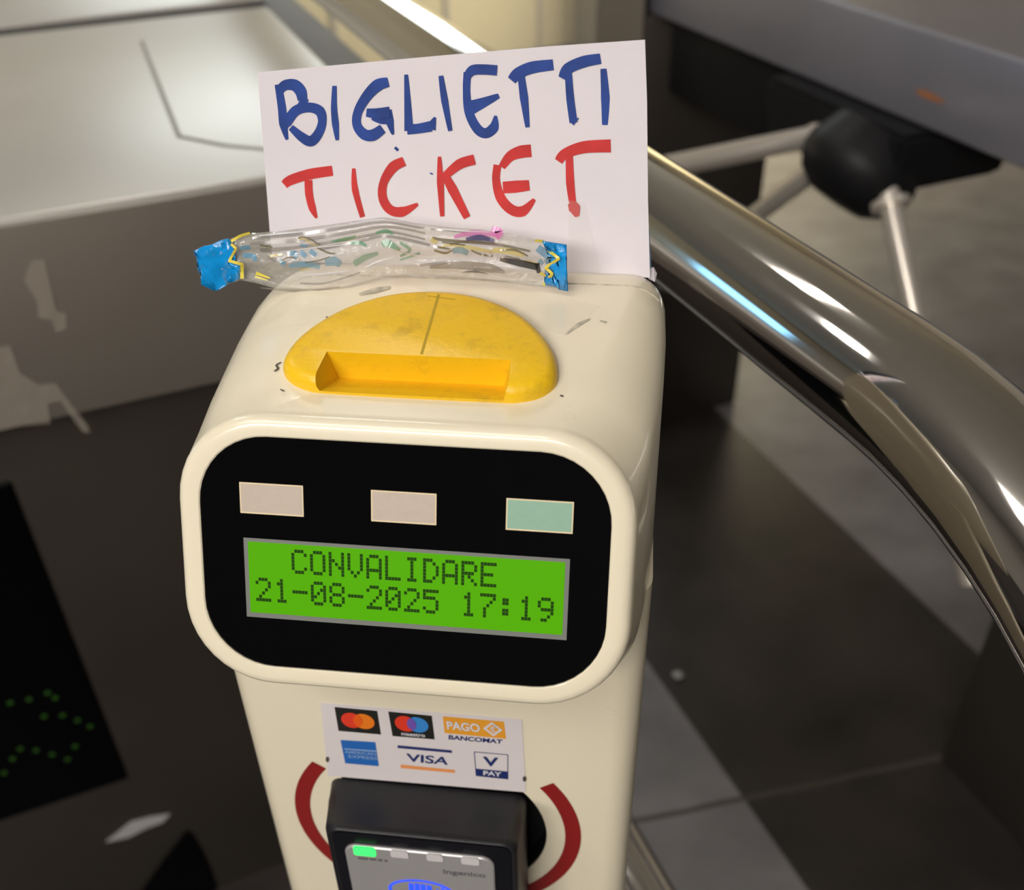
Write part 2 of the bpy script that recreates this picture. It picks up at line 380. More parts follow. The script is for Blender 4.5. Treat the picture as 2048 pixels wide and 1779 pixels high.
slab(bm, [frontq(x, y, 0.929) for x, y in ((373, 1660), (384, 1666), (405, 1700), (425, 1745), (440, 1800), (452, 1850), (240, 1850), (285, 1779), (330, 1715))], (0, -1, 0), .002)
link('pointed_marking', bm, M['panel_black'], LC)
bm = bmesh.new()
slab(bm, [frontq(x, y, 0.929) for x, y in ((212, 1682), (240, 1660), (262, 1642), (300, 1632), (340, 1626), (325, 1642), (290, 1655), (258, 1672))], (0, -1, 0), .0015)
tag(link('sticker_residue', bm, M['scrap'], mw=GRID), 'torn white sticker residue low on the cabinet below the black window', 'sticker')
bm = bmesh.new()
slab(bm, [frontq(x, y, 0.8995) for x, y in ((-20, 700), (20, 690), (40, 745), (80, 770), (110, 765), (175, 850), (180, 864), (165, 862), (120, 800), (95, 805), (100, 845), (40, 850), (-20, 864))], (0, -1, 0), .001)
tag(link('tape_remnant', bm, M['residue'], mw=GRID), 'yellowed peeling tape patch on bottom edge of the steel panel', 'tape', 'tape remnants')
bm = bmesh.new()
slab(bm, [frontq(x, y, 0.8995) for x, y in ((65, 520), (88, 518), (98, 560), (112, 622), (132, 626), (134, 655), (112, 664), (104, 640), (78, 634), (74, 600), (48, 560))], (0, -1, 0), .001)
tag(link('tape_remnant', bm, M['residue'], mw=GRID), 'narrow clear tape scrap halfway up the steel panel', 'tape', 'tape remnants')

# ------------------------------------------------------------------ right turnstile cabinet with tripod
RC = empty('turnstile_cabinet', GRID, 'grey steel turnstile with black three-armed tripod under its hood, across the passage', 'turnstile', 'turnstile cabinets')
bm = bmesh.new(); bx(bm, (1.0, -0.6, 0.938), (1.62, 1.74, 1.055), 0.006, 3); link('hood', bm, M['steel_hood'], RC)
bm = bmesh.new(); bx(bm, (0.985, 1.715, 0.0), (1.295, 1.90, 0.937), 0.004, 2); link('pedestal', bm, M['steel_dark'], RC)
bm = bmesh.new(); bx(bm, (0.975, 1.72, 0.0), (0.984, 1.853, 1.25), 0.002, 1); bx(bm, (0.975, 1.853, 0.0), (1.20, 1.905, 1.25), 0.002, 1); link('lit_side_slab', bm, M['steel'], RC)  # paler steel slab added so the pedestal's side looks lit
bm = bmesh.new(); bx(bm, (1.03, 1.33, 0.80), (1.45, 1.70, 0.937), 0.004, 2); link('dark_hood_box', bm, M['blackmetal'], RC)  # plain dark box below the hood
bm = bmesh.new(); bx(bm, (1.012, -0.5, 0.0), (1.45, 0.682, 0.94), 0.004, 2); link('pedestal', bm, M['steel_dark'], RC)
bm = bmesh.new()
loft(bm, [[(0.955, b0, z0), (0.955, b1, z0), (1.16, b1, z0), (1.16, b0, z0)] for b0, b1, z0 in ((0.985, 1.30, 0.937), (0.985, 1.30, 0.905), (1.0, 1.27, 0.85))])
bmesh.ops.bevel(bm, geom=list(bm.edges), offset=.008, segments=2, affect='EDGES')
link('tripod_bracket', bm, M['blackmetal'], RC)
bm = bmesh.new()
hub = Vector((0.965, 1.07, 0.865)); axd = Vector((-.62, 0, -.78)).normalized()
tube(bm, [hub-axd*.05, hub-axd*.01, hub+axd*.01, hub+axd*.035, hub+axd*.05], .07, 28, radii=[.07, .085, .085, .07, .045])
link('tripod_hub', bm, M['blackmetal'], RC)
arms = [((0.945, 1.145, 0.893), (0.46, 1.165, 0.872)), ((0.955, 0.985, 0.848), (0.885, 0.634, 0.475)), ((0.96, 1.145, 0.845), (0.93, 1.50, 0.50))]
for k, (p, q) in enumerate(arms):
    p, q = Vector(p), Vector(q); d = (q-p).normalized(); bm = bmesh.new()
    tube(bm, [p-d*.03, q-d*.012, q-d*.004, q], .0155, 20, radii=[.0155, .0155, .014, .007])
    a = link('tripod_arm', bm, M['arm'], RC)
    bm = bmesh.new(); tube(bm, [p-d*.004, p+d*.006], .026 if k == 1 else .018, 24); link('collar', bm, M['arm'], a)
bm = bmesh.new()
def aplane(px, py, a):
    gi = GRID.inverted(); c = gi @ CAM; d = gi.to_3x3() @ (fwd+(px-CX)/FPX*rgt-(py-CY)/FPX*upv); return c+d*((a-c.x)/d.x)
slab(bm, [aplane(x, y, 0.9995) for x, y in ((1832, 178), (1850, 180), (1872, 190), (1892, 205), (1880, 206), (1855, 198), (1838, 190))], (-1, 0, 0), .0005)
link('red_brown_mark', bm, M['redbrown'], RC)  # small reddish-brown mark on the hood face

# ------------------------------------------------------------------ chrome guard rail hoop between them
GR = empty('guard_rail', GRID, 'thick polished chrome guard rail hoop passing behind the validator', 'rail')
ra, rz, rr = 0.292, 1.143, 0.0305
pts = [(ra, b, rz) for b in (3.1, 2.2, 1.6, 1.0, .7, .5, .4, .33)]
for k in range(0, 17):
    t = R(90*k/16); pts.append((ra, .275-.22*math.sin(t), rz-.22+.22*math.cos(t)))
pts += [(ra, .055, z) for z in (.85, .6, .2, 0.0)]
bm = bmesh.new(); tube(bm, pts, rr, 40); link('upper_rail', bm, M['chrome'], GR)
bm = bmesh.new(); tube(bm, [(ra, .055, .5), (ra, .5, .5), (ra, .92, .5)], .028, 32); link('lower_rail', bm, M['chrome'], GR)
bm = bmesh.new(); tube(bm, [(ra, 2.6, rz), (ra, 2.6, 1.0)], .02, 20); link('rail_bracket', bm, M['chrome'], GR)

# ------------------------------------------------------------------ ticket validator
V = empty('ticket_validator', DEV @ Matrix.Translation((0, 0, 0)), 'cream ticket validator post with yellow ticket slot and lit green display', 'ticket validator')
def face(u, v, d=0.0): return Vector((u, 0, 0))+vz*v+fn*d
def sec_face(a, hv, rad, depth): return [face(x, y, -depth) for x, y in rrect(a, hv, rad, 10)]
def sec_gen(bot, top, a, rad, left=None):
    b = Vector((0, *bot)); t = Vector((0, *top)); h = (t-b).length/2; c = (t+b)/2; u = (t-b).normalized()
    return [c+Vector((x, 0, 0))+u*y for x, y in [(q[0]*(1 if q[0] > 0 or not left else 1-.05*min(1, left/.045)*max(0, q[1]/h)), q[1]) for q in rrect4(a, h, (rad, left or rad, .03, .03))]]
mm = .001
rings = [sec_face(75*mm, 44.9*mm, 26*mm, 3*mm), sec_face(75.1*mm, 45*mm, 26*mm, .4*mm), sec_face(75.6*mm, 45.5*mm, 26.5*mm, 0),
         sec_face(79.5*mm, 49.2*mm, 30*mm, -.2*mm), sec_face(81.6*mm, 51*mm, 32*mm, .3*mm), sec_face(83.0*mm, 52.3*mm, 33*mm, 1.4*mm), sec_face(84.0*mm, 53.2*mm, 34*mm, 3.2*mm), sec_face(84.6*mm, 53.8*mm, 34.5*mm, 6*mm),
         sec_gen((-.001, -.0565), (.038, .0520), .0875, .029, .038), sec_gen((.022, -.060), (.056, .0551), .0905, .025, .042), sec_gen((.04, -.06), (.075, .0583), .0920, .021, .045),
         sec_gen((.06, -.06), (.095, .0615), .0926, .018, .046), sec_gen((.085, -.06), (.1095, .0635), .0922, .016, .045), sec_gen((.11, -.06), (.1155, .0622), .0915, .015, .043), sec_gen((.12, -.06), (.1195, .059), .090, .014, .040)]
bm = bmesh.new(); loft(bm, rings); HEAD = link('head', bm, M['cream'], V, sharp=50)
# column down to the floor
bm = bmesh.new(); zb = -(DEV_O.z)+.012
def colring(z, g=0.0): return [Vector((x, .0735+y, z)) for x, y in rrect(.0925-g, .052-g, .013, 8)]
loft(bm, [colring(zb), colring(-.35), colring(-.03), colring(-.02, .02)])
column = link('column', bm, M['cream'], V)
RCX, RCZ, PY = -.0026, -.193, .0215
bm = bmesh.new(); tube(bm, [(RCX, 0, RCZ), (RCX, .034, RCZ)], .0545, 64); cut = link('cutter', bm, M['hole'], V)
bpy.context.view_layer.update(); boolean(column, cut)
bm = bmesh.new()
def circ(y, r, n=64): return [Vector((RCX+r*math.cos(2*math.pi*k/n), y, RCZ+r*math.sin(2*math.pi*k/n))) for k in range(n)]
loft(bm, [circ(.0222, .0543), circ(.0335, .0543)], cap0=False); link('reader_recess', bm, M['hole'], V)
bm = bmesh.new(); bx(bm, (-.13, -.01, -DEV_O.z), (.13, .16, -DEV_O.z+.013), .003); link('base_plate', bm, M['steel_dark'], V)
# red ring
bm = bmesh.new(); n = 72; a0, a1 = R(36.5), R(36.5)-R(253); i_, o_ = [], []
for k in range(n+1):
    a = a0+(a1-a0)*k/n
    i_.append(bm.verts.new((RCX+.0635*math.cos(a-(.06 if 0 else 0)), PY-.0003, RCZ+.0635*math.sin(a)))); o_.append(bm.verts.new((RCX+.0712*math.cos(a), PY-.0003, RCZ+.0712*math.sin(a))))
for k in range(n): bm.faces.new((i_[k], i_[k+1], o_[k+1], o_[k]))
link('red_ring', bm, M['red'], V)
# front window with lamps and display
bm = bmesh.new(); r_ = rrect(75*mm, 44.9*mm, 26*mm, 10)
loft(bm, [[face(x, y, -3*mm) for x, y in r_], [face(x, y, -.9*mm) for x, y in r_], [face(x*.996, y*.994, -.6*mm) for x, y in r_]])
FW = link('front_window', bm, M['black_glass'], V, sharp=5)
def fq(bm, u0, u1, v0, v1, d): bm.faces.new([bm.verts.new(face(u*mm, v*mm, d*mm)) for u, v in ((u0, v0), (u1, v0), (u1, v1), (u0, v1))])
def fbox(bm, u0, u1, v0, v1, d0, d1):
    loft(bm, [[face(u*mm, v*mm, d*mm) for u, v in ((u0, v0), (u1, v0), (u1, v1), (u0, v1))] for d in (d0, d1)])
for k in (-1, 0, 1):
    u = .8+48.8*k; bm = bmesh.new(); fbox(bm, u-11.9, u+11.9, 15.7, 27.5, -.62, -.52)
    il = link('indicator_lamp', bm, M['lamprim'], V)
    bm = bmesh.new(); fbox(bm, u-11.4, u+11.4, 16.3, 27.0, -.55, -.45)
    l_ = link('lens', bm, M['lampg'] if k == 1 else M['lamp'], il)
    if k == 1: il['label'] = 'pale green indicator lamp'
bm = bmesh.new(); fbox(bm, -59.2, 61.0, -25.2, 6.2, -.62, -.5); DS = link('display', bm, M['lcdframe'], V)
bm = bmesh.new(); fbox(bm, -57.6, 59.4, -23.25, 4.85, -.52, -.42); link('lit_screen', bm, M['lcd'], DS)
FONT = {'C': '0E 11 10 10 10 11 0E', 'O': '0E 11 11 11 11 11 0E', 'N': '11 11 19 15 13 11 11', 'V': '11 11 11 11 11 0A 04', 'A': '0E 11 11 11 1F 11 11',
 'L': '10 10 10 10 10 10 1F', 'I': '0E 04 04 04 04 04 0E', 'D': '1C 12 11 11 11 12 1C', 'R': '1E 11 11 1E 14 12 11', 'E': '1F 10 10 1E 10 10 1F',
 '2': '0E 11 01 02 04 08 1F', '1': '04 0C 04 04 04 04 0E', '-': '00 00 00 1F 00 00 00', '0': '0E 11 13 15 19 11 0E', '8': '0E 11 11 0E 11 11 0E',
 '5': '1F 10 1E 01 01 11 0E', '7': '1F 01 02 04 08 08 08', ':': '00 0C 0C 00 0C 0C 00', '9': '0E 11 11 0F 01 02 0C', ' ': '00 00 00 00 00 00 00'}
bm = bmesh.new()
for row, s in enumerate(('  CONVALIDARE', '21-08-2025 17:19')):
    for i, ch in enumerate(s):
        for y, hx in enumerate(FONT[ch].split()):
            for x in range(5):
                if int(hx, 16) >> (4-x) & 1:
                    u = -55.2+i*7.02+x*1.17; v = 2.9-row*12.0-y*1.36
                    fq(bm, u, u+1.10, v-1.28, v, -.40)
link('display_text', bm, M['lcdtext'], DS, sharp=180)
# yellow ticket slot: D shaped dome, cut away at the front
def top(x, s, h=0.0): return TOP_O+Vector((x*mm, 0, 0))+ts*(s*mm)+tn*(h*mm)
def d_outline(inset):
    base = [(-30, 14.6), (-38, 15.6), (-44.5, 18.6), (-48.6, 23.5), (-49.6, 30), (-47.6, 39), (-43, 48), (-35.5, 57.4), (-26, 64.8), (-14, 70.2), (0.8, 72.4),
            (15.6, 70.6), (27.5, 65.8), (37, 59), (45, 49.5), (50.4, 39.5), (52.6, 30), (52, 23), (47.5, 17.6), (40, 14.9), (32, 14.4), (0, 14.3)]
    P = [Vector(p) for p in base]; N = len(P); out = []
    for i in range(N):
        p0, p1, p2, p3 = P[i-1], P[i], P[(i+1) % N], P[(i+2) % N]
        for k in range(5):
            t = k/5; out.append(.5*((2*p1)+(p2-p0)*t+(2*p0-5*p1+4*p2-p3)*t*t+(3*p1-p0-3*p2+p3)*t**3))
    if inset:
        n = len(out); res = []
        for i in range(n):
            d = (out[(i+1) % n]-out[i-1]).normalized(); res.append(out[i]+Vector((d.y, -d.x))*inset)
        out = res
    return out
bm = bmesh.new()
loft(bm, [[top(p.x, p.y, h) for p in d_outline(i)] for i, h in ((0, -9), (0, 1.2), (.4, 2.8), (1.3, 4.4), (2.8, 5.5), (4.6, 6.0))])
YS = link('ticket_slot', bm, M['yellow'], V, sharp=45)
def slot_cut(g):
    bl, br = at(678, 753, top(0, 30.4), ts), at(1008, 773, top(0, 30.4), ts)
    def xs_h(p): q = p-TOP_O; return q.x/mm, q.dot(tn)/mm
    (xl, hl), (xr, hr) = xs_h(bl), xs_h(br); hb = (hl+hr)/2
    sl = (0.9-hb)/(14.2-30.4)
    f = lambda s: hb+(s-30.4)*sl
    bm = bmesh.new(); ring = []
    for s, a, b, c, d_ in ((9, -33.6, 35.2, -35, 36.6), (30.4+g, xl-g, xr+g, -33.0-g, 35.4+g)):
        ring.append([top(a, s, f(s)-g), top(b, s, f(s)-g), top(d_, s, 6.0), top(d_, s, 14), top(c, s, 14), top(c, s, 6.0)])
    loft(bm, ring); return bm
cut = link('cutter', slot_cut(0), M['yellow'], V); bpy.context.view_layer.update(); boolean(YS, cut)
cut = link('cutter', slot_cut(0.8), M['yellow'], V); bpy.context.view_layer.update(); boolean(HEAD, cut)
bm = bmesh.new()
def strip(bm, p, q, wd, h0=6.06, h1=6.06):
    p, q = Vector(p), Vector(q); d = (q-p).normalized(); n_ = Vector((-d.y, d.x))*wd/2
    bm.faces.new([bm.verts.new(top(a.x, a.y, h)) for a, h in ((p+n_, h0), (q+n_, h1), (q-n_, h1), (p-n_, h0))])
strip(bm, (2.9, 67.5), (2.4, 31.3), 1.1); strip(bm, (-1.5, 66.2), (10, 64.6), .5)
link('wear_line', bm, M['pencil'], YS, sharp=180)
# seam of the rear lid
bm = bmesh.new(); seam = []
for k in range(0, 9):
    t = R(165-75*k/8); seam.append(((-.0472+.0451*math.cos(t))*(1-.05*max(0, (.0176+.0451*math.sin(t)+.0)/.0627)), .1040, .0176+.0451*math.sin(t)))
for k in range(0, 7):
    t = R(90-52*k/6); seam.append((.0762+.0163*math.cos(t), .1040, .0464+.0163*math.sin(t)))
tube(bm, seam, .0004, 8)
link('lid_seam', bm, M['grime'], V)
# scuffs on the cream top
bm = bmesh.new()
def topx(px, py, h=.0003): return at(px, py, TOP_O+tn*h, tn)
def scuff(bm, pts, wds, h=.0003):
    ribbon2d(bm, smooth_line([Vector(p) for p in pts], wds, 4), lambda x, y: topx(x, y, h))
for S_ in ((((718, 588), (750, 580), (780, 574)), (4, 11, 5)), (((1132, 668), (1155, 650), (1180, 637)), (3, 8, 3)), (((1200, 641), (1213, 644)), (3, 4))):
    bm = bmesh.new(); scuff(bm, *S_); link('grime_mark', bm, M['grime'], V, sharp=180)
for S_ in ((((548, 742), (556, 736), (552, 730), (562, 724)), (2, 4, 3, 2)), (((560, 778), (568, 782)), (2, 3)), (((1120, 790), (1127, 792)), (3, 3)), (((652, 633), (659, 636)), (2, 3))):
    bm = bmesh.new(); scuff(bm, *S_); link('black_scuff_mark', bm, M['ink'], V, sharp=180)
# payment sticker
PO = Vector((0, PY-.0002, 0)); PN = Vector((0, 1, 0))
def pan(px, py, d=0.0): return at(px, py, Vector((0, PY-d, 0)), PN)
bm = bmesh.new(); slab(bm, [pan(*q, .0001) for q in ((641, 1404), (1044, 1438), (1052, 1583), (656, 1550))], (0, -1, 0), .0002)
ST = link('payment_sticker', bm, M['sticker'], V)
def z3(x, y): return (640+x/4.6545, 1390+y/4.6545)
def sq(bm, quad, d): bm.faces.new([bm.verts.new(pan(*z3(*q), d)) for q in quad])
def decal(name, m, fn_):
    bm = bmesh.new(); fn_(bm); return link(name, bm, m, ST, sharp=180)
q_mc = ((135, 108), (532, 145), (568, 365), (172, 330)); q_ms = ((635, 150), (1040, 190), (1068, 410), (675, 378)); q_pb = ((1143, 195), (1712, 245), (1732, 405), (1160, 350))
q_ax = ((190, 415), (515, 435), (548, 660), (235, 632))
def quadmap(quad, d):
    P = [pan(*z3(*q), d) for q in quad]
    return lambda x, y: (P[3]*(1-x)+P[2]*x)*(1-y)+(P[0]*(1-x)+P[1]*x)*y
def ell(bm, f, cx, cy, rx, ry, n=28): bm.faces.new([bm.verts.new(f(cx+rx*math.cos(2*math.pi*k/n), cy+ry*math.sin(2*math.pi*k/n))) for k in range(n)])
decal('card_logo_panel', M['black'], lambda bm: (sq(bm, q_mc, .0004), sq(bm, q_ms, .0004)))
f1 = quadmap(q_mc, .0006); f2 = quadmap(q_ms, .0006); f1b = quadmap(q_mc, .0008); f2b = quadmap(q_ms, .0008)
decal('red_disc', M['mred'], lambda bm: (ell(bm, f1, .36, .5, .25, .32), ell(bm, f2, .36, .56, .25, .32)))
decal('orange_disc', M['morange'], lambda bm: ell(bm, f1, .64, .5, .25, .32))
decal('blue_disc', M['mblue'], lambda bm: ell(bm, f2, .64, .56, .25, .32))
def lens_(bm, f, cx, cy, rx, ry, off):
    pts = []
    for s in (1, -1):
        for k in range(13):
            a = math.acos(off/rx)*(1-2*k/12)*s
            pts.append((cx+s*(-off+rx*math.cos(a)) if s == 1 else cx+off-rx*math.cos(a), cy+ry*math.sin(a)*(1 if s == 1 else 1)))
    bm.faces.new([bm.verts.new(f(*p)) for p in pts])
decal('disc_overlap', M['mmid'], lambda bm: lens_(bm, f1b, .5, .5, .25, .32, .14)); decal('disc_overlap', M['mviolet'], lambda bm: lens_(bm, f2b, .5, .56, .25, .32, .14))
decal('white_caption', M['white'], lambda bm: text_bm(bm, 'maestro', .22, .06, .56, .13, f2b, .02))
fp = quadmap(q_pb, .0004); fp2 = quadmap(q_pb, .0007); fp3 = quadmap(q_pb, .0009)
decal('amber_panel', M['amber'], lambda bm: poly2d(bm, ((0, 0), (1, 0), (1, 1), (0, 1)), fp))
decal('white_lettering', M['white'], lambda bm: (text_bm(bm, 'PAGO', .05, .24, .54, .50, fp2, .03), poly2d(bm, ((.64, .5), (.80, .92), (.96, .5), (.80, .08)), fp2)))
decal('amber_diamond', M['amber'], lambda bm: poly2d(bm, ((.70, .5), (.80, .78), (.90, .5), (.80, .22)), fp3))
decal('white_glyph', M['white'], lambda bm: text_bm(bm, '€', .755, .32, .09, .36, quadmap(q_pb, .0011), .02))
decal('navy_lettering', M['navy'], lambda bm: (text_bm(bm, 'BANCOMAT', 0, 0, 1, 1, quadmap(((1198, 368), (1700, 412), (1695, 452), (1196, 410)), .0005), .03),
    text_bm(bm, 'VISA', 0, 0, 1, 1, quadmap(((800, 540), (1180, 575), (1188, 648), (838, 618)), .0005), .02, .2),
    sq(bm, ((722, 465), (1226, 512), (1230, 536), (722, 490)), .0005), text_bm(bm, 'V', 0, 0, 1, 1, quadmap(((1515, 570), (1660, 582), (1650, 665), (1530, 655)), .0006), .03),
    sq(bm, ((1450, 682), (1752, 710), (1752, 782), (1455, 750)), .0005)))
def frame_(bm):
    Q = ((1432, 522), (1752, 550), (1752, 782), (1450, 750)); C_ = [sum(q[k] for q in Q)/4 for k in (0, 1)]
    I = [(q[0]+(C_[0]-q[0])*.05, q[1]+(C_[1]-q[1])*.06) for q in Q]
    for k in range(4): sq(bm, (Q[k], Q[(k+1) % 4], I[(k+1) % 4], I[k]), .0004)
decal('thin_frame', M['navy'], frame_)
decal('white_small_lettering', M['white'], lambda bm: text_bm(bm, 'PAY', 0, 0, 1, 1, quadmap(((1520, 700), (1690, 716), (1690, 756), (1520, 742)), .0008), .03))
decal('orange_bar', M['vorange'], lambda bm: sq(bm, ((750, 645), (1255, 695), (1256, 722), (752, 676)), .0005))
decal('blue_panel', M['amexb'], lambda bm: sq(bm, q_ax, .0004))
fa = quadmap(q_ax, .0007)
decal('pale_bars', M['lightblue'], lambda bm: (poly2d(bm, ((.06, .60), (1, .60), (1, .66), (.06, .66)), fa), text_bm(bm, 'AMERICAN', .05, .44, .92, .13, fa, .02), text_bm(bm, 'EXPRESS', .14, .26, .84, .13, fa, .02)))
bm = bmesh.new()
for px, py in ((655, 1518), (1049, 1557)):
    bm = bmesh.new(); bm.faces.new([bm.verts.new(pan(px+4*math.cos(k), py+6*math.sin(k), .0005)) for k in range(6)])
    link('black_scuff_mark', bm, M['ink'], V, sharp=180)

# ------------------------------------------------------------------ contactless card reader
CR = empty('card_reader', DEV @ Matrix.Translation((-.004, PY, -.22)), 'black contactless card reader with silver faceplate and lit green light', 'card reader')
CO = Vector((-.004, PY, -.22))
FY = -.0125
def cring(x0, x1, z0, z1, y, rad):
    return [Vector(((x0+x1)/2+x, y, (z0+z1)/2+z))-CO for x, z in rrect((x1-x0)/2, (z1-z0)/2, rad, 6)]
bm = bmesh.new()
loft(bm, [cring(-.0525, .0425, -.29, -.1615, PY-.0003, .006), cring(-.0515, .0425, -.29, -.1605, PY-.006, .006), cring(-.0460, .0418, -.283, -.1512, FY+.004, .006), cring(-.0448, .0412, -.282, -.1504, FY+.0012, .006),
          cring(-.0436, .0402, -.281, -.1514, FY, .006), cring(-.0422, .0390, -.2796, -.1530, FY+.0008, .005)])
link('housing', bm, M['reader'], CR, sharp=60)
bm = bmesh.new(); loft(bm, [cring(-.0420, .0388, -.2794, -.1532, FY+.0009, .005), cring(-.0420, .0388, -.2794, -.1532, FY+.0003, .005)]); link('gloss_bezel', bm, M['reader_face'], CR)
FO = Vector((0, FY-.0007, 0))
def rf(px, py, d=0.0): return at(px, py, Vector((0, FY-.0007-d, 0)), PN)-CO
c0, c1 = rf(686, 1683)+CO, rf(988, 1722)+CO
x0, x1, zt = c0.x, c1.x, (c0.z+c1.z)/2
bm = bmesh.new(); loft(bm, [cring(x0, x1, -.27, zt, FY+.0005, .006), cring(x0, x1, -.27, zt, FY-.0005, .006), cring(x0+.0006, x1-.0006, -.2694, zt-.0006, FY-.0011, .0056)])
FP = link('faceplate', bm, M['silver'], CR, sharp=12)
ZW = x1-x0
for k, (s0, s1) in enumerate(((.065, .215), (.315, .435), (.555, .665), (.785, .905))):
    xa, xb = x0+ZW*s0, x0+ZW*s1; bm = bmesh.new()
    loft(bm, [cring(xa, xb, zt-(.0062 if k == 0 else .0050), zt-.0001, y, .0012) for y in (FY-.0004, FY-.0016)])
    o = link('status_light', bm, M['ledon'] if k == 0 else M['ledoff'], CR)
    if k == 0: o['label'] = 'lit green status light'
def fpm(x, z, d=.0012): return Vector((x, FY-d, z))-CO
bm = bmesh.new()
text_bm(bm, 'ingenico', x0+ZW*.655, zt-.0158, ZW*.285, .0044, lambda x, y: fpm(x, y, .00125), .025)
for s0, s1 in ((.085, .155), (.165, .21), (.22, .25), (.265, .285)):
    bm.faces.new([bm.verts.new(fpm(x0+ZW*s, z, .00125)) for s, z in ((s0, zt-.0098), (s1, zt-.0098), (s1, zt-.0082), (s0, zt-.0082))])
link('grey_caption', bm, M['greytext'], FP, sharp=180)
sy = rf(838, 1757)+CO; SC = Vector((sy.x+.0005, 0, sy.z-.0095))
bm = bmesh.new(); n = 48; A_, B_ = [], []
for k in range(n):
    a = 2*math.pi*k/n
    A_.append(bm.verts.new(fpm(SC.x+.0155*math.cos(a), SC.z+.0095*math.sin(a), .0013))); B_.append(bm.verts.new(fpm(SC.x+.0142*math.cos(a), SC.z+.0083*math.sin(a), .0013)))
for k in range(n): bm.faces.new((A_[k], A_[(k+1) % n], B_[(k+1) % n], B_[k]))
for x, wd, z in ((-.006, .0022, .0062), (-.0032, .0022, .0066), (-.0004, .0022, .0064), (.0024, .0022, .0060)):
    bm.faces.new([bm.verts.new(fpm(SC.x+u, SC.z+v, .0013)) for u, v in ((x, -.004), (x+wd, -.004), (x+wd+.0006, z-.0008), (x+.0006, z))])
for r_0 in (.005, .008):
    prev = None
    for k in range(9):
        a = R(-45+90*k/8); p = [bm.verts.new(fpm(SC.x+.0035+r*math.cos(a), SC.z+r*math.sin(a)*.8, .0013)) for r in (r_0, r_0+.0011)]
        if prev: bm.faces.new((prev[0], p[0], p[1], prev[1]))
        prev = p
link('contactless_symbol', bm, M['blueled'], FP, sharp=180)

# ------------------------------------------------------------------ hand-lettered paper sign
PYAW = R(-5.0); SO = Vector((.0852, .1175, .060)); SN = Vector((-math.sin(PYAW), math.cos(PYAW), 0))
SIGN_O = Vector((0, .122, .0625))
def sg(px, py, d=0.0): return at(px, py, SO-SN*d, SN)
def bend(p): return p
corners = [(515, 145), (700, 128), (900, 110), (1100, 93), (1290, 80), (1294, 200), (1296, 400), (1300, 555), (1135, 548), (900, 537), (700, 527), (546, 520), (540, 470), (527, 300)]
bm = bmesh.new(); slab(bm, [sg(*q)-SIGN_O for q in corners], SN, .0006)
SG = link('paper_sign', bm, M['paper'], None, mw=DEV @ Matrix.Translation(SIGN_O), flat=True)
tag(SG, 'hand-lettered white paper sign reading BIGLIETTI TICKET, standing on the validator', 'sign')
bm = bmesh.new()
back = [sg(*q)+SN*.004-SIGN_O for q in ((700, 150), (1270, 100), (1284, 380), (1297, 470), (1301, 550), (700, 535))]
slab(bm, back, SN, .0004); link('back_flap', bm, M['paperblue'], SG, flat=True)
bm = bmesh.new(); e0, e1 = sg(1291, 84)-SIGN_O, sg(1297, 400)-SIGN_O
slab(bm, [sg(1288, 545)-SIGN_O, sg(1296, 538)-SIGN_O, sg(1306, 541)-SIGN_O+SN*.003, sg(1312, 556)-SIGN_O+SN*.004, sg(1309, 568)-SIGN_O+SN*.002, sg(1298, 558)-SIGN_O], SN, .0005); link('crumpled_corner', bm, M['paper'], SG, flat=True)
def z1(x, y): return (380+x/2.1333, 60+y/2.1333)
PL = [0]
def pm(x, y): return sg(*z1(x, y), .00015+PL[0]*.00004)-SIGN_O
def strokes(name, m, S):
    bm = bmesh.new()
    for k, (pts, wds) in enumerate(S):
        PL[0] = k % 7
        ribbon2d(bm, smooth_line([Vector(p) for p in pts], wds, 7), pm)
    return link(name, bm, m, SG, sharp=180)
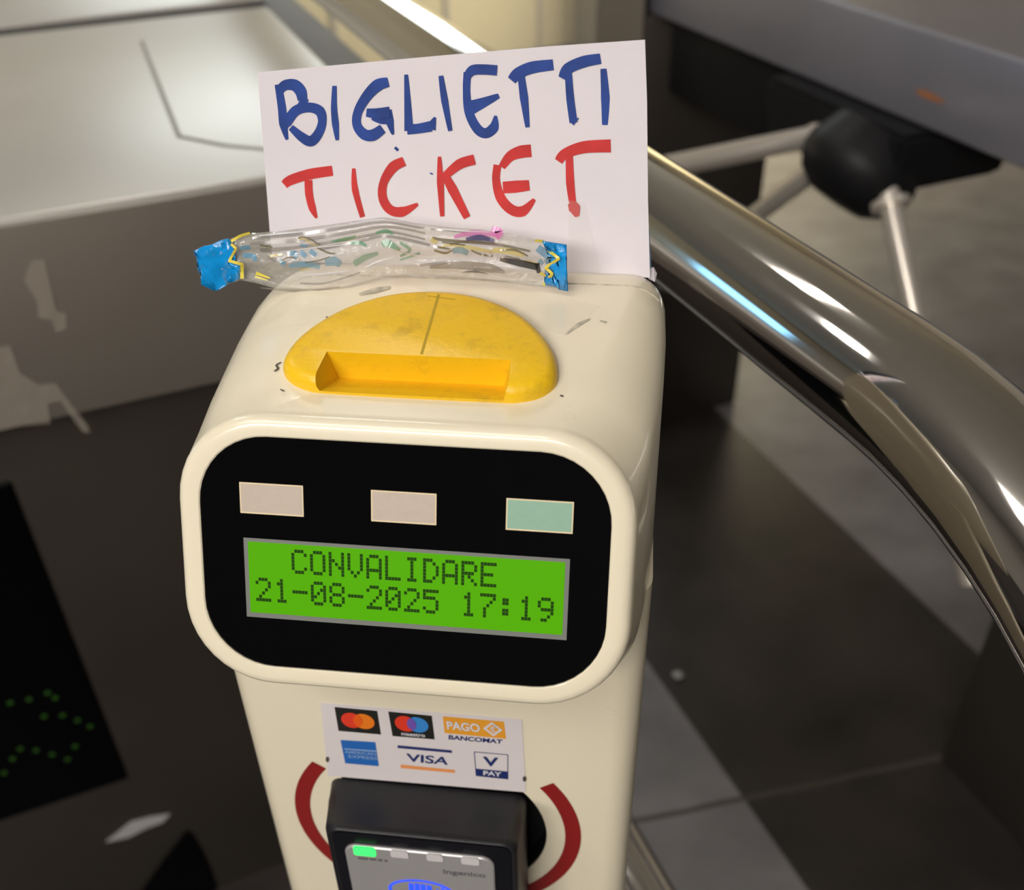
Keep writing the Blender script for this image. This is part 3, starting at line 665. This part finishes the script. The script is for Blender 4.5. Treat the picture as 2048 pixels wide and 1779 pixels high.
strokes('blue_lettering', M['bluepen'], [
 (((376, 232), (392, 330), (398, 400), (414, 468)), (30, 36, 36, 12)), (((378, 262), (405, 236), (445, 235), (472, 262), (480, 300)), (36, 44, 50, 50, 40)), (((492, 290), (470, 330), (430, 365), (398, 412)), (32, 36, 40, 40)),
 (((410, 400), (450, 345), (505, 330), (552, 345), (564, 390), (548, 440), (515, 474), (475, 455), (430, 415)), (40, 44, 42, 44, 36, 40, 46, 40, 26)),
 (((616, 238), (614, 330), (620, 400), (628, 470)), (18, 26, 30, 14)),
 (((846, 222), (800, 236), (752, 285), (716, 350), (712, 405), (742, 444), (780, 448), (822, 420)), (40, 52, 44, 38, 38, 46, 50, 40)), (((752, 352), (800, 356), (852, 350)), (34, 46, 48)), (((775, 376), (815, 384), (855, 384)), (14, 34, 36)), (((845, 340), (852, 390), (866, 446)), (30, 36, 10)),
 (((922, 190), (928, 300), (934, 430)), (16, 28, 40)), (((926, 424), (975, 420), (1030, 410)), (44, 42, 46)), (((1030, 425), (1036, 395), (1046, 372)), (36, 28, 8)),
 (((1070, 195), (1086, 300), (1110, 430)), (20, 30, 18)),
 (((1180, 200), (1205, 172), (1250, 168), (1310, 172)), (30, 44, 44, 44)), (((1184, 180), (1180, 260), (1190, 350), (1225, 420), (1262, 440), (1296, 415), (1304, 365)), (34, 32, 38, 42, 44, 44, 10)), (((1200, 330), (1250, 310), (1318, 280)), (62, 44, 20)),
 (((1372, 215), (1400, 185), (1460, 160), (1550, 148)), (40, 50, 52, 46)), (((1412, 190), (1425, 290), (1440, 415)), (30, 36, 18)),
 (((1586, 205), (1612, 165), (1680, 135), (1752, 122)), (30, 48, 50, 44)), (((1614, 180), (1622, 290), (1636, 395)), (30, 34, 34)), (((1630, 400), (1658, 375)), (18, 4)),
 (((1764, 165), (1772, 290), (1770, 405)), (26, 38, 24)), (((874, 500), (888, 514)), (12, 12)), (((1024, 610), (1036, 615)), (6, 6))])
strokes('red_lettering', M['redpen'], [
 (((402, 660), (430, 640), (510, 615), (608, 600)), (36, 44, 46, 44)), (((505, 640), (508, 700), (522, 760), (540, 802)), (34, 34, 32, 10)),
 (((698, 590), (704, 680), (736, 798)), (14, 28, 22)),
 (((914, 560), (866, 585), (826, 650), (822, 715), (852, 765), (905, 775), (972, 742)), (40, 46, 36, 38, 40, 44, 12)),
 (((1064, 540), (1068, 650), (1076, 795)), (14, 30, 18)), (((1214, 552), (1150, 572), (1085, 625)), (44, 44, 30)), (((1085, 615), (1120, 680), (1182, 800)), (30, 42, 30)),
 (((1456, 515), (1410, 520), (1365, 540), (1330, 585)), (54, 54, 44, 30)), (((1312, 575), (1306, 640), (1325, 715), (1370, 765), (1420, 772), (1470, 722)), (34, 34, 42, 44, 46, 14)), (((1335, 672), (1390, 668), (1448, 662)), (50, 52, 44)),
 (((1572, 560), (1600, 528), (1680, 500), (1795, 494)), (36, 44, 52, 56)), (((1618, 530), (1622, 650), (1632, 735)), (30, 36, 30)), (((1625, 735), (1640, 760), (1652, 796)), (30, 52, 16))])

# ------------------------------------------------------------------ empty sweet wrapper taped across the foot of the sign
WO = Vector((-.02, .092, .066)); WY = .0945
UP = [(440, 484), (470, 474), (500, 466), (560, 462), (640, 452), (700, 443), (770, 434), (830, 446), (900, 454), (960, 458), (1010, 466), (1062, 476), (1090, 482), (1112, 486)]
LOW = [(455, 568), (480, 560), (510, 566), (560, 579), (640, 586), (690, 578), (770, 556), (830, 552), (900, 556), (960, 560), (1010, 565), (1062, 571), (1090, 574), (1112, 578)]
def wy(px, t):   # how far the film stands forward of its edge line
    k = (px-440)/670
    return .0055*math.sin(math.pi*max(0, min(1, t)))*(0.35+0.65*math.sin(math.pi*max(0.02, min(.98, k))))+.0011*math.sin(t*17+px*.008)+.0006*math.sin(px*.05)
def interp(tab, x):
    for (x0_, y0_), (x1_, y1_) in zip(tab, tab[1:]):
        if x <= x1_ or (x1_, y1_) == tab[-1]:
            return y0_+(y1_-y0_)*max(-1, (x-x0_)/(x1_-x0_))
def wp(px, py, off=0.0):
    u, l = interp(UP, px), interp(LOW, px); t = (py-u)/(l-u)
    return at(px, py, Vector((0, WY-wy(px, t)-off, 0)), PN)-WO
WR = empty('sweet_wrapper', DEV @ Matrix.Translation(WO), 'clear plastic sweet wrapper with crimped blue ends lying across the foot of the sign', 'wrapper')
bm = bmesh.new(); NX, NT = 90, 16; rows = []
for i in range(NX+1):
    px = 440+670*i/NX; u, l = interp(UP, px), interp(LOW, px); ring = []
    for j in range(NT+1):
        t = j/NT; ring.append(wp(px, u+(l-u)*t))
    for j in range(NT-1, 0, -1):
        t = j/NT; ring.append(at(px, u+(l-u)*t, Vector((0, WY+.0012+.002*math.sin(math.pi*t), 0)), PN)-WO)
    rows.append(ring)
loft(bm, rows, False, False); link('film', bm, M['film'], WR, sharp=180)
def crimp(name, pts, m, dy=.0006, th=.0006):
    bm = bmesh.new(); P = []
    for x, y in pts: P.append(at(x, y, Vector((0, WY-.0015-dy, 0)), PN)-WO)
    slab(bm, P, (0, -1, 0), th); bmesh.ops.triangulate(bm, faces=[f for f in bm.faces if len(f.verts) > 4]); bmesh.ops.subdivide_edges(bm, edges=bm.edges, cuts=3, use_grid_fill=True)
    for v in bm.verts: v.co.y += .0009*math.sin(v.co.z*900+v.co.x*300)
    return link(name, bm, m, WR, sharp=180)
crimp('crimped_end', ((389, 500), (410, 492), (440, 481), (456, 478), (469, 495), (456, 521), (482, 530), (480, 556), (455, 566), (452, 572), (432, 579), (405, 566), (408, 555), (400, 545), (400, 533), (395, 520), (397, 512)), M['filmblue'])
crimp('crimped_end', ((1085, 480), (1108, 485), (1133, 490), (1134, 520), (1130, 545), (1134, 548), (1128, 575), (1136, 583), (1118, 580), (1112, 575), (1088, 571), (1105, 548), (1090, 535), (1118, 517), (1098, 503)), M['filmblue'])
def pr(name, m, S, off=.0006):
    bm = bmesh.new()
    for k, (pts, wds) in enumerate(S):
        ribbon2d(bm, smooth_line([Vector(p) for p in pts], wds, 6), lambda x, y: wp(x, y, off+(k % 5)*.00006))
    return link(name, bm, m, WR, sharp=180)
pr('yellow_border', M['filmyellow'], [(((500, 466), (480, 472), (460, 484)), (5, 6, 5)), (((458, 484), (472, 497)), (5, 5)), (((472, 497), (458, 522)), (5, 5)), (((457, 521), (486, 529)), (6, 6)), (((484, 528), (484, 557)), (7, 7)), (((512, 546), (540, 556)), (7, 3)), (((510, 553), (535, 560)), (4, 2)),
    (((1070, 481), (1088, 484), (1098, 502)), (5, 6, 6)), (((1096, 500), (1118, 517)), (6, 6)), (((1119, 516), (1091, 535)), (6, 6)), (((1090, 534), (1105, 548)), (6, 6)), (((1105, 547), (1087, 570)), (6, 7)), (((1080, 545), (1092, 552)), (6, 4))], .0022)
pr('grey_band', M['p_grey'], [(((505, 476), (600, 468), (700, 453), (770, 444), (840, 455), (930, 464)), (5, 7, 6, 5, 5, 3)), (((500, 487), (600, 480), (690, 466), (772, 453), (850, 466)), (6, 9, 7, 6, 4)), (((520, 500), (580, 497), (650, 486), (740, 470), (775, 463), (850, 478)), (8, 9, 6, 6, 6, 4)), (((640, 498), (720, 482), (775, 472), (860, 490)), (7, 6, 6, 6)),
    (((860, 534), (920, 530), (980, 536), (1010, 545)), (6, 16, 18, 4)), (((840, 530), (900, 524)), (5, 7)), (((520, 575), (600, 582), (680, 574)), (2, 6, 2)), (((600, 566), (650, 566), (720, 545)), (3, 4, 3)), (((535, 515), (552, 520)), (8, 8))])
pr('blue_lettering', M['p_blue'], [(((560, 518), (568, 530)), (8, 8)), (((575, 508), (590, 506), (588, 520)), (10, 10, 8)), (((600, 503), (612, 512)), (10, 10)), (((620, 501), (632, 510)), (10, 9)), (((578, 532), (610, 528), (640, 534)), (8, 12, 9)), (((650, 525), (668, 522), (682, 530)), (14, 20, 10)), (((480, 496), (500, 494)), (8, 9)), (((486, 510), (506, 512), (510, 522)), (9, 10, 8)), (((600, 490), (614, 492)), (6, 6)), (((905, 502), (920, 500), (936, 506)), (10, 14, 10)), (((1075, 495), (1088, 505), (1102, 516), (1090, 524)), (14, 16, 18, 8)), (((1078, 520), (1086, 528)), (10, 8))], .0008)
pr('green_leaf_print', M['p_green'], [(((662, 483), (690, 478), (712, 472)), (4, 8, 4)), (((700, 486), (722, 486), (732, 492)), (6, 8, 5)), (((752, 466), (772, 462), (786, 468)), (6, 9, 5)), (((764, 490), (775, 486), (800, 500)), (10, 16, 6)), (((708, 528), (730, 515), (756, 506)), (12, 12, 7)), (((800, 485), (820, 500), (800, 512)), (6, 6, 5)), (((840, 506), (800, 520)), (5, 3))], .0008)
pr('yellow_lettering', M['p_yellow'], [(((862, 478), (875, 484)), (12, 10)), (((880, 494), (900, 490), (945, 496), (985, 504)), (4, 6, 8, 6)), (((985, 500), (1020, 502), (1048, 510)), (10, 14, 10)), (((1050, 520), (1078, 530)), (6, 8)), (((596, 480), (604, 476), (622, 486), (632, 492)), (3, 3, 3, 3)), (((540, 512), (565, 508)), (5, 4)), (((600, 540), (620, 536)), (4, 3))], .0008)
pr('olive_lettering', M['p_olive'], [(((858, 474), (890, 480), (940, 484), (1000, 490), (1060, 502)), (5, 6, 6, 6, 4)), (((884, 484), (930, 490)), (3, 3)), (((866, 492), (900, 498)), (5, 4)), (((632, 494), (660, 506), (690, 506)), (3, 4, 3)), (((596, 476), (612, 474), (640, 490)), (3, 3, 3))], .0009)
pr('pink_blot', M['p_pink'], [(((908, 474), (940, 466), (975, 467), (1000, 470)), (5, 12, 10, 14)), (((984, 456), (998, 464), (990, 474)), (10, 18, 16))], .0010)
pr('navy_blot', M['p_navy'], [(((932, 478), (960, 475), (988, 481)), (6, 12, 6))], .0013)
pr('black_band', M['p_black'], [(((1000, 518), (1040, 526), (1076, 534)), (8, 14, 14)), (((1074, 526), (1078, 546)), (10, 8)), (((925, 544), (950, 543), (975, 547)), (1, 5, 1))], .0012)
pr('painted_highlight', M['white'], [(((520, 471), (560, 467), (610, 463)), (1, 3, 1)), (((700, 447), (740, 440), (770, 438)), (1, 2, 1)), (((590, 549), (640, 548), (700, 541)), (1, 4, 1)), (((560, 503), (620, 496), (700, 488)), (1, 2, 1)), (((790, 500), (840, 512), (900, 514)), (1, 3, 1)), (((880, 458), (930, 462), (980, 464)), (1, 2, 1)), (((730, 535), (755, 523), (790, 514)), (1, 4, 2)), (((1030, 512), (1060, 520)), (2, 2))], .0016)  # glints on the film, drawn as white ribbons
pr('olive_marking', M['p_olive'], [(((868, 500), (890, 506), (905, 500)), (4, 5, 3)), (((942, 500), (960, 508), (985, 512)), (3, 4, 4)), (((1000, 500), (1030, 500), (1056, 512)), (3, 4, 3)), (((1010, 512), (1040, 518)), (3, 3)), (((560, 522), (580, 514), (600, 520)), (2, 3, 2)), (((610, 525), (640, 520), (660, 512)), (2, 3, 2)), (((520, 490), (545, 494)), (4, 3)), (((900, 488), (940, 482), (990, 486)), (3, 4, 3))], .0011)
pr('pale_lettering', M['white'], [(((965, 505), (966, 516)), (4, 4)), (((974, 506), (982, 512)), (5, 5)), (((992, 508), (990, 520)), (4, 4)), (((1000, 508), (1006, 516)), (4, 4))], .0014)
# clear adhesive tape on the top and over the foot of the sign
bm = bmesh.new()
slab(bm, [topx(x, y, .0004) for x, y in ((820, 572), (1000, 566), (1200, 612), (1130, 671), (1010, 640), (905, 600))], tn, .0002)
tag(link('adhesive_tape', bm, M['tape'], mw=DEV), 'clear wrinkled tape strip stuck on the cream top beside the yellow slot', 'tape', 'clear tape on the validator')
bm = bmesh.new()
slab(bm, [at(x, y, Vector((0, .0922, .06)), PN) for x, y in ((690, 560), (1190, 575), (1190, 545), (1110, 440), (800, 420), (700, 470))], (0, -1, 0), .0002)
bm.free()
bm = bmesh.new()
p0 = [sg(x, y, .0008) for x, y in ((1136, 400), (1170, 405), (1200, 548), (1138, 548))]
slab(bm, p0, -SN, .0002)
tag(link('adhesive_tape', bm, M['tape'], mw=DEV), 'clear tape strip running down the sign to the right of the wrapper', 'tape', 'clear tape on the validator')

# ------------------------------------------------------------------ litter on the floor
gi = GRID.inverted(); d = fwd+(1355-CX)/FPX*rgt-(1352-CY)/FPX*upv; p = CAM+d*(-CAM_Z/d.z)
bm = bmesh.new(); bmesh.ops.create_icosphere(bm, subdivisions=2, radius=.009)
for v in bm.verts: v.co *= 1+.35*noise.noise(v.co*300); v.co.z = max(0, v.co.z*.6+.004)
tag(link('paper_scrap', bm, M['scrap'], mw=Matrix.Translation(p)), 'small crumpled white paper scrap on the dark floor', 'litter')
